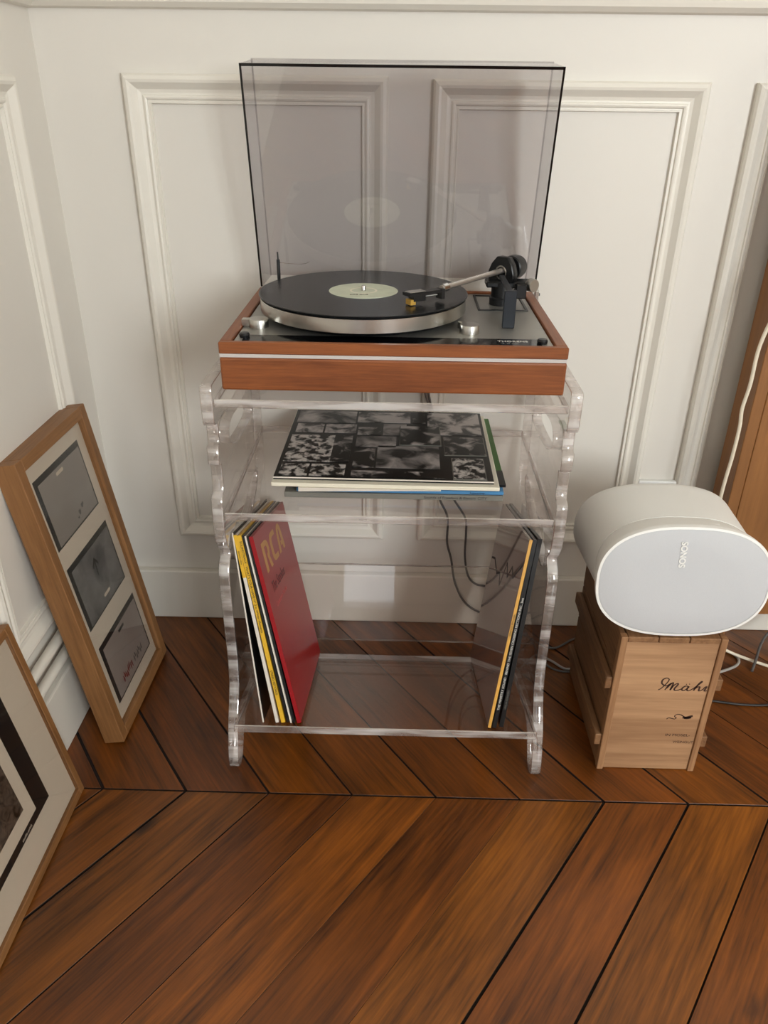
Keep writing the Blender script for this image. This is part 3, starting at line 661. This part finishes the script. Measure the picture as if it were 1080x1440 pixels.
# raised lid: tray opened about its rear edge, open side to the viewer
LW0, LW1, LH, LD, LT = -.2250, .2160, .3200, .047, .0025
lean = R(11.5)
lm = Matrix.Translation((0, -.068, .695)) @ Matrix.Rotation(lean, 4, 'X')     # local z along the lid, local y to the wall
lid = bpy.data.objects.new('lid', None); COL.objects.link(lid); lid.parent = tt; lid.matrix_local = Matrix.Translation((ox, oy, oz)) @ lm
def lbox(name, x0, x1, y0, y1, z0, z1, m, bev=0): return box(name, x0, x1, y0, y1, z0, z1, m, lid, bev, None, 1)
ins = .0085
def slanted(name, q0, q1, th_dir, m):
    """wall of the tray between rim edge q0 (two points) and pane edge q1, thickened"""
    bm = bmesh.new(); a_ = [Vector(p) for p in (q0[0], q0[1], q1[1], q1[0])]; t_ = Vector(th_dir)*LT
    v = [bm.verts.new(p) for p in a_]+[bm.verts.new(p+t_) for p in a_]
    bm.faces.new(v[:4]); bm.faces.new(v[4:])
    for i in range(4): bm.faces.new((v[i], v[(i+1) % 4], v[4+(i+1) % 4], v[4+i]))
    return bmobj(name, bm, m, lid)
z0l, z1l = 0.004, LH
slanted('lid_side', ((LW0, 0, z0l), (LW0, 0, z1l)), ((LW0+ins, LD-LT, z0l), (LW0+ins, LD-LT, z1l-LT)), (1, 0, 0), 'smoke')
slanted('lid_side', ((LW1, 0, z0l), (LW1, 0, z1l)), ((LW1-ins, LD-LT, z0l), (LW1-ins, LD-LT, z1l-LT)), (-1, 0, 0), 'smoke')
slanted('lid_top', ((LW0+LT, 0, z1l), (LW1-LT, 0, z1l)), ((LW0+ins+LT, LD-LT, z1l-ins), (LW1-ins-LT, LD-LT, z1l-LT)), (0, 0, -1), 'smoke')
lbox('lid_pane', LW0+ins, LW1-ins, LD-LT+.0002, LD, z0l, z1l-LT+.001, 'smoke')
lbox('lid_rim', LW0-.0003, LW0+LT, -.0016, -.0001, z0l, z1l, 'smokee')
lbox('lid_rim', LW1-LT, LW1+.0003, -.0016, -.0001, z0l, z1l, 'smokee')
lbox('lid_rim', LW0-.0003, LW1+.0003, -.0016, -.0001, z1l-LT*1.3, z1l+.0004, 'smokee')
for x in (LW0+.004, LW1+.0045):
    hg = tb('hinge', x-.003, x+.003, -.066, -.050, .668, .698, 'silver', .001)
for zq in (.676, .690): lathe('hinge_screw', [(0, 0), (.0022, 0), (.0022, .003), (0, .003)], 'cord_g', tt, T(.2235, -.057, zq), (0, R(90), 0), 12)

# cables behind the stand
tag(tube('audio_cable', [(.035, -.0195, .640), (.043, -.0195, .53), (.058, -.0195, .469), (.067, -.0195, .38), (.081, -.0195, .301), (.100, -.0195, .255), (.102, -.0195, .20), (.112, -.0195, .160), (.124, -.0195, .10), (.150, -.027, .056), (.20, -.04, .034), (.27, -.07, .012), (.318, -.095, .003), (.372, -.060, .0026), (.43, -.05, .0026)], .0022, 'cord_g'), 'left dark grey cable hanging from the turntable behind the stand', 'cable')
tag(tube('audio_cable', [(.046, -.0195, .640), (.052, -.0195, .52), (.070, -.0195, .44), (.084, -.0195, .36), (.106, -.0195, .302), (.134, -.0195, .255), (.138, -.0195, .22), (.139, -.0195, .17), (.147, -.0195, .125), (.165, -.0195, .102), (.21, -.03, .09), (.27, -.10, .03), (.300, -.150, .003), (.345, -.165, .0026), (.42, -.14, .0026)], .0021, 'cord_g'), 'right dark grey cable hanging from the turntable behind the stand', 'cable')

# ================================================================ PICTURE FRAMES
def lean_mtx(x, y, z, lean_, yaw=0):
    # local y along the wall (towards the back wall), local z up the picture, local x out of its face
    return Matrix.Translation((x, y, z)) @ Matrix.Rotation(R(yaw), 4, 'Z') @ Matrix.Rotation(-R(lean_), 4, 'Y')
def frame(name, label, m, W, Hh, D, fw, rec_, cat='picture frame'):
    t = thing(name, label, cat, mtx=m)
    def bar(y0, y1, z0, z1, mm): return box('frame_bar', -D, 0, y0, y1, z0, z1, mm, t, .0008, None, 1)
    bar(0, fw, 0, Hh, 'oak_z'); bar(W-fw, W, 0, Hh, 'oak_z'); bar(fw, W-fw, 0, fw, 'oak_y'); bar(fw, W-fw, Hh-fw, Hh, 'oak_y')
    box('mount', -rec_-.003, -rec_, fw, W-fw, fw, Hh-fw, 'matb', t)
    box('back_board', -D+.001, -rec_-.0035, fw, W-fw, fw, Hh-fw, 'pine', t)
    box('glass_pane', -rec_+.004, -rec_+.0055, fw, W-fw, fw, Hh-fw, 'glass', t)
    return t
L1 = 8.6
f1m = lean_mtx(-.450, -.380, .0055, L1, -1.2)
f1 = frame('picture_frame', 'tall oak box frame holding three small photographs, leaning on the left wall', f1m, .247, .517, .034, .019, .011)
def opening(par, y0, y1, z0, z1, m_out, m_in, b=.010, x=-.0109):
    o = box('photograph', 0, .0006, y0, y1, z0, z1, m_out, par); o.location = (x, 0, 0)
    q = box('photograph_image', 0, .0004, y0+b, y1-b*.4, z0+b*.3, z1-b, m_in, o); q.location = (.0006, 0, 0)
    return o
o1 = opening(f1, .040, .204, .352, .470, 'phg', 'pf1'); o2 = opening(f1, .042, .206, .200, .318, 'phg', 'pf2'); o3 = opening(f1, .046, .212, .045, .162, 'phg', 'pf3')
def pbox(o, y0, y1, z0, z1, m, n='photo_detail'): box(n, .0010, .0013, y0, y1, z0, z1, m, o)
def dash(o, y, z, m):
    bm = bmesh.new()
    pts = arc(y-.010, z, .0028, 90, 270, 6)+arc(y+.010, z, .0028, -90, 90, 6)
    v = [bm.verts.new((.0014, a_, b_)) for a_, b_ in pts]; bm.faces.new(v); bmobj('photo_detail', bm, m, o)
dash(o1, .120, .452, 'matb'); dash(o2, .130, .219, 'matb'); dash(o3, .132, .142, 'phg')
def blobs(o, pts, m):
    bm = bmesh.new()
    for (y, z, ry, rz, an) in pts:
        v = []
        for k in range(9):
            q = 2*math.pi*k/9; rr = 1+.25*math.sin(k*2.3+y*90); a_, b_ = ry*math.cos(q)*rr, rz*math.sin(q)*rr
            v.append(bm.verts.new((.0014, y+a_*math.cos(an)-b_*math.sin(an), z+a_*math.sin(an)+b_*math.cos(an))))
        bm.faces.new(v)
    bmobj('photo_detail', bm, m, o)
blobs(o1, [(.136, .372, .0045, .0045, 0), (.150, .378, .005, .004, .5), (.128, .366, .003, .002, 0)], 'cord_g')
bm = bmesh.new()   # arrow in the middle photograph
for pts in (((.1215, .258), (.1245, .258), (.1275, .286), (.1235, .286)), ((.113, .278), (.116, .273), (.127, .286), (.125, .291)), ((.125, .291), (.125, .285), (.134, .272), (.1365, .277))):
    bm.faces.new([bm.verts.new((.0014, a_, b_)) for a_, b_ in pts])
bmobj('photo_detail', bm, 'ink', o2)
M['redfig'] = mat('red figures', (120, 30, 28), .5)
blobs(o3, [(.085+.006*i, .066+.004*math.sin(i*1.7)+.0006*i, .0022, .007, .15*math.sin(i)) for i in range(8)], 'redfig')
blobs(o3, [(.140+.006*i, .068+.004*math.sin(i*2.1), .0020, .0065, .2*math.sin(i*2)) for i in range(7)], 'cord_g')
L2 = 9.2
f2m = lean_mtx(-.483, -.812, .002, L2)
f2 = frame('picture_frame', 'wide oak frame with black inner mount, nearest the camera at lower left', f2m, .336, .322, .0125, .0125, .006)
def ring(name, y0, y1, z0, z1, m, x): 
    o = box(name, 0, .0008, y0, y1, z0, z1, m, f2); o.location = (x, 0, 0); return o
k2 = ring('black_mount', .072, .264, .064, .262, 'blkmount', -.0059)
k3 = ring('white_mount', .092, .229, .078, .228, 'matb', -.0050)
k4 = ring('photograph', .108, .206, .102, .200, 'rub', -.0041)
text('signature_print', 'studio print', .006, basis((.0010, .180, .0675), (0, 1, 0), (0, 0, 1)), 'matb', k2)

# ================================================================ CRATE
CX0, CX1, CY0, CY1, CZ = .3385, .4965, -.4075, -.165, .2685
cr = thing('wooden_crate', 'upright pine wine crate with script lettering, under the white speaker', 'crate', ((CX0+CX1)/2, (CY0+CY1)/2, 0))
qx, qy = -(CX0+CX1)/2, -(CY0+CY1)/2
tilt = .0065   # the crate widens a little towards its foot in the photo
def cb(name, x0, x1, y0, y1, z0, z1, m, bev=.0008): return box(name, x0+qx, x1+qx, y0+qy, y1+qy, z0, z1, m, cr, bev, None, 1)
W = .010
cb('front_panel', CX0+W, CX1-W, CY0+.003, CY0+.013, .001, CZ-W, 'pine')
cb('back_panel', CX0+W, CX1-W, CY1-.010, CY1, .001, CZ-W, 'pine')
# the sides are long boards with narrow joints
for sx in (0, 1):
    xa_, xb_ = (CX0, CX0+W) if sx == 0 else (CX1-W, CX1)
    cb('side_edge', xa_, xb_, CY0, CY0+.012, 0, CZ, 'pine_z')
    n = 4; zz = (CZ-.0)/n
    for i in range(n): cb('side_board', xa_+.001, xb_-.001, CY0+.0125, CY1, zz*i+.0008, zz*(i+1)-.0008, 'pine_y', .0012)
for i in range(3):
    a_ = CX0+W+(CX1-CX0-2*W)*i/3; b_ = CX0+W+(CX1-CX0-2*W)*(i+1)/3
    cb('top_board', a_+.0006, b_-.0006, CY0+.001, CY1, CZ-W+.0005, CZ, 'pine_y')
cb('bottom_board', CX0+W, CX1-W, CY0+.014, CY1-.011, 0, .008, 'pine_y')
for zc in (.178, .061):
    for s in (-1, 1):
        x_ = CX0 if s < 0 else CX1
        cb('batten', min(x_, x_+s*.0105), max(x_, x_+s*.0105), CY0+.004, CY1-.004, zc-.011, zc+.011, 'pine_y', .0012)
        for yb_ in (CY0+.03, CY1-.03):
            lathe('nail_head', [(0, 0), (.0014, 0), (.0014, .0004), (0, .0005)], 'cord_g', cr, (x_+s*.0105+qx, yb_+qy, zc), (0, s*R(90), 0), 8)
# burnt-in lettering: script strokes as thin ribbons
def strokes(name, paths, wd, O, sc, m, parent):
    bm = bmesh.new()
    for pth in paths:
        ps = smooth_path([(p[0], p[1], 0) for p in pth], 6); L = []
        for i, p in enumerate(ps):
            d_ = (ps[min(i+1, len(ps)-1)]-ps[max(i-1, 0)]).normalized(); n_ = Vector((-d_.y, d_.x, 0))*wd*(1.0+.45*max(0, -d_.y))/sc/2
            L.append((bm.verts.new((O[0]+(p.x+n_.x)*sc, O[1], O[2]+(p.y+n_.y)*sc)), bm.verts.new((O[0]+(p.x-n_.x)*sc, O[1], O[2]+(p.y-n_.y)*sc))))
        for a_, b_ in zip(L, L[1:]): bm.faces.new((a_[0], a_[1], b_[1], b_[0]))
    return bmobj(name, bm, m, parent)
FY = CY0+.0029+qy
scr = [[(0, 0), (4, 3), (10, 12), (13, 20), (9, 23), (4, 20), (3, 14), (6, 10), (11, 8), (16, 12), (19, 14)], [(10, 0), (13, 7), (17, 13.5)], [(12, 3), (17, 11), (20, 14.5), (20, 9), (18, 0)], [(18, 0), (22, 9), (26, 13), (28, 12), (27, 9), (24, 3), (25, 0), (29, 0), (35, 3)],
       [(44, 8), (40, 8.5), (36, 5), (35.5, 1), (39, 0), (43, 4), (45, 8)], [(45, 8), (43, 3), (44, 0), (47, 0), (52, 4)], [(40, 11.5), (40.8, 12.6)], [(44.5, 12), (45.3, 13)],
       [(52, 4), (59, 12), (63, 17), (62, 18), (59, 14), (55, 5), (53, 0)], [(54, 3), (58, 7), (61, 7.5), (61, 4), (61, 0), (64, .5), (67, 3)], [(67, 3), (69, 7), (71.5, 8), (70, 3), (69.5, 0), (72, 0), (73, 1)]]
scale_ = .0745/73
strokes('script_print', scr, .0019, (.4105+qx, FY, .168), scale_, 'burn', cr)
strokes('flourish_print', [[(0, 0), (3, 2.5), (8, 1.5), (12, .5), (14, 3), (11, 6), (14, 9.5), (20, 9), (26, 5), (31, 3), (36, 5)]], .0016, (.434+qx, FY, .109), .00105, 'burn', cr)
strokes('flourish_print', [[(26, 5), (31, 4), (37, 6.5), (42, 8)], [(29, 3.5), (34, 3), (40, 5)]], .0042, (.434+qx, FY, .109), .00095, 'burn', cr)
text('small_print', 'IN MOSEL-', .0068, basis((.438+qx, FY, .0735), (1, 0, 0), (0, 0, 1)), 'burn', cr, sx=1.25)
text('small_print', 'WEINGUT', .0068, basis((.4525+qx, FY, .059), (1, 0, 0), (0, 0, 1)), 'burn', cr, sx=1.05)

# ================================================================ SPEAKER
sp = thing('white_speaker', 'white oval speaker standing on the pine crate', 'speaker', (.418, -.33, .2695))
NS = 72
def oval(a_, b_, n_=2.5):
    out = []
    for k in range(NS):
        q = 2*math.pi*k/NS; c_, s_ = math.cos(q), math.sin(q)
        out.append((a_*math.copysign(abs(c_)**(2/n_), c_), b_*math.copysign(abs(s_)**(2/n_), s_)))
    return out
HA, HB = .1255, .0855
fc = Vector((0, -.0600, HB-.0005)); tl = R(9)     # centre of the front face, tilted up
def ringat(bm, y, a_, b_, zc, t_):
    # oval in a plane at depth y tilted by t_
    return [bm.verts.new((u, y+v*math.sin(t_), zc+v*math.cos(t_))) for u, v in oval(a_, b_)]
def shell(name, secs, cap0, cap1):
    bm = bmesh.new(); rg = [ringat(bm, y, a_, b_, .0868, t_) for y, a_, b_, t_ in secs]
    for u, v in zip(rg, rg[1:]):
        for k in range(NS): bm.faces.new((u[k], u[(k+1) % NS], v[(k+1) % NS], v[k]))
    if cap0: bm.faces.new(rg[0][::-1])
    if cap1: bm.faces.new(rg[-1])
    bmobj(name, bm, 'spk', sp, smooth=True)
shell('front_shell', [(-.060, .1255, .0855, tl), (-.0575, .1262, .0862, tl), (-.050, .1250, .0853, tl), (-.016, .1172, .0790, tl*.75)], True, True)
shell('rear_shell', [(-.0155, .1178, .0796, tl*.75), (.04, .1210, .0795, 0), (.103, .1250, .0792, -tl*.6), (.111, .1246, .0789, -tl*.6), (.116, .1222, .0770, -tl*.6), (.118, .1150, .072, -tl*.6)], True, True)
bm = bmesh.new(); ro = ringat(bm, -.0612, .1258, .0858, .0868, tl); ri = ringat(bm, -.0616, .1222, .0824, .0868, tl); rb = ringat(bm, -.0592, .1258, .0858, .0868, tl)
for u, v in ((rb, ro), (ro, ri)):
    for k in range(NS): bm.faces.new((u[k], u[(k+1) % NS], v[(k+1) % NS], v[k]))
bmobj('front_rim', bm, 'rim', sp, smooth=True)
bm = bmesh.new(); ro = ringat(bm, -.0609, .1222, .0824, .0868, tl); ri = ringat(bm, -.0622, .1190, .0792, .0868, tl); r3 = ringat(bm, -.0628, .070, .045, .0868, tl)
for u, v in ((ro, ri), (ri, r3)):
    for k in range(NS): bm.faces.new((u[k], u[(k+1) % NS], v[(k+1) % NS], v[k]))
bm.faces.new(r3); bmobj('front_grille', bm, 'grille', sp, smooth=True)
up_ = Vector((0, math.sin(tl), math.cos(tl)))
text('maker_print', 'SONOS', .0125, basis(Vector((-.0035, -.0632, .0868))+up_*.0250-Vector((0, .0006, 0)), up_, (-1, 0, 0)), 'rim', sp, sx=.95, bold=.0004)
box('touch_strip', -.030, .045, -.0335, -.0295, .1675, .1683, 'rim', sp, .0003, None, 1)

# ================================================================ CABINET ON THE RIGHT
kb = thing('oak_cabinet', 'golden oak cabinet cropped at the right edge, behind the speaker', 'cabinet', (.90, -.16, 0))
def kx(name, x0, x1, y0, y1, z0, z1, m, bev=.001): return box(name, x0-.90, x1-.90, y0+.16, y1+.16, z0, z1, m, kb, bev, None, 1)
KX = .592
kx('side_panel', KX, KX+.02, -.100, -.028, .10, 1.02, 'cab')
kx('door', KX+.0205, 1.25, -.100, -.084, .10, 1.0, 'cab')
kx('top', KX, 1.27, -.112, -.028, 1.0205, 1.04, 'cab')
kx('base_panel', KX+.0205, 1.25, -.0835, -.028, .10, .118, 'cab')
kx('back_sheet', KX+.0205, 1.25, -.034, -.028, .1185, 1.02, 'cab')
for x in (KX+.03, 1.18):
    for y in (-.092, -.050): kx('leg', x, x+.03, y, y+.03, 0, .0995, 'cab')
tag(tube('lamp_cord', [(.640, -.118, .98), (.610, -.118, .80), (.590, -.118, .710), (.577, -.118, .659), (.571, -.118, .619), (.5715, -.118, .566), (.568, -.118, .523), (.571, -.118, .492), (.571, -.118, .440), (.568, -.118, .351), (.575, -.118, .20), (.61, -.12, .06), (.66, -.105, .014), (.73, -.135, .003), (.80, -.17, .003)], .0030, 'cord_w', smooth_n=8), 'ivory cord hanging down in front of the oak cabinet', 'cable')
bm = None
tag(tube('grey_cable', [(.51, -.20, .003), (.59, -.168, .003), (.625, -.158, .003), (.668, -.136, .003), (.680, -.112, .003), (.665, -.088, .003), (.62, -.06, .003)], .0026, 'cord_l'), 'pale grey cable curling on the floor right of the crate', 'cable')
tag(tube('dark_cable', [(.51, -.26, .003), (.56, -.235, .003), (.593, -.240, .003), (.64, -.247, .003), (.69, -.245, .003), (.76, -.225, .003)], .0022, 'cord_k'), 'dark cable lying on the floor at the right edge', 'cable')
tag(tube('grey_cable', [(.692, -.152, .0028), (.707, -.128, .0120), (.735, -.085, .03), (.77, -.065, .06)], .0026, 'cord_g'), 'mid grey cable rising off the floor at the far right', 'cable')
tag(tube('floor_cable', [(.27, -.130, .0028), (.285, -.118, .0028), (.31, -.135, .0028), (.333, -.158, .0028), (.36, -.150, .0028)], .0024, 'cord_l'), 'pale grey cable looping on the floor between stand and crate', 'cable')
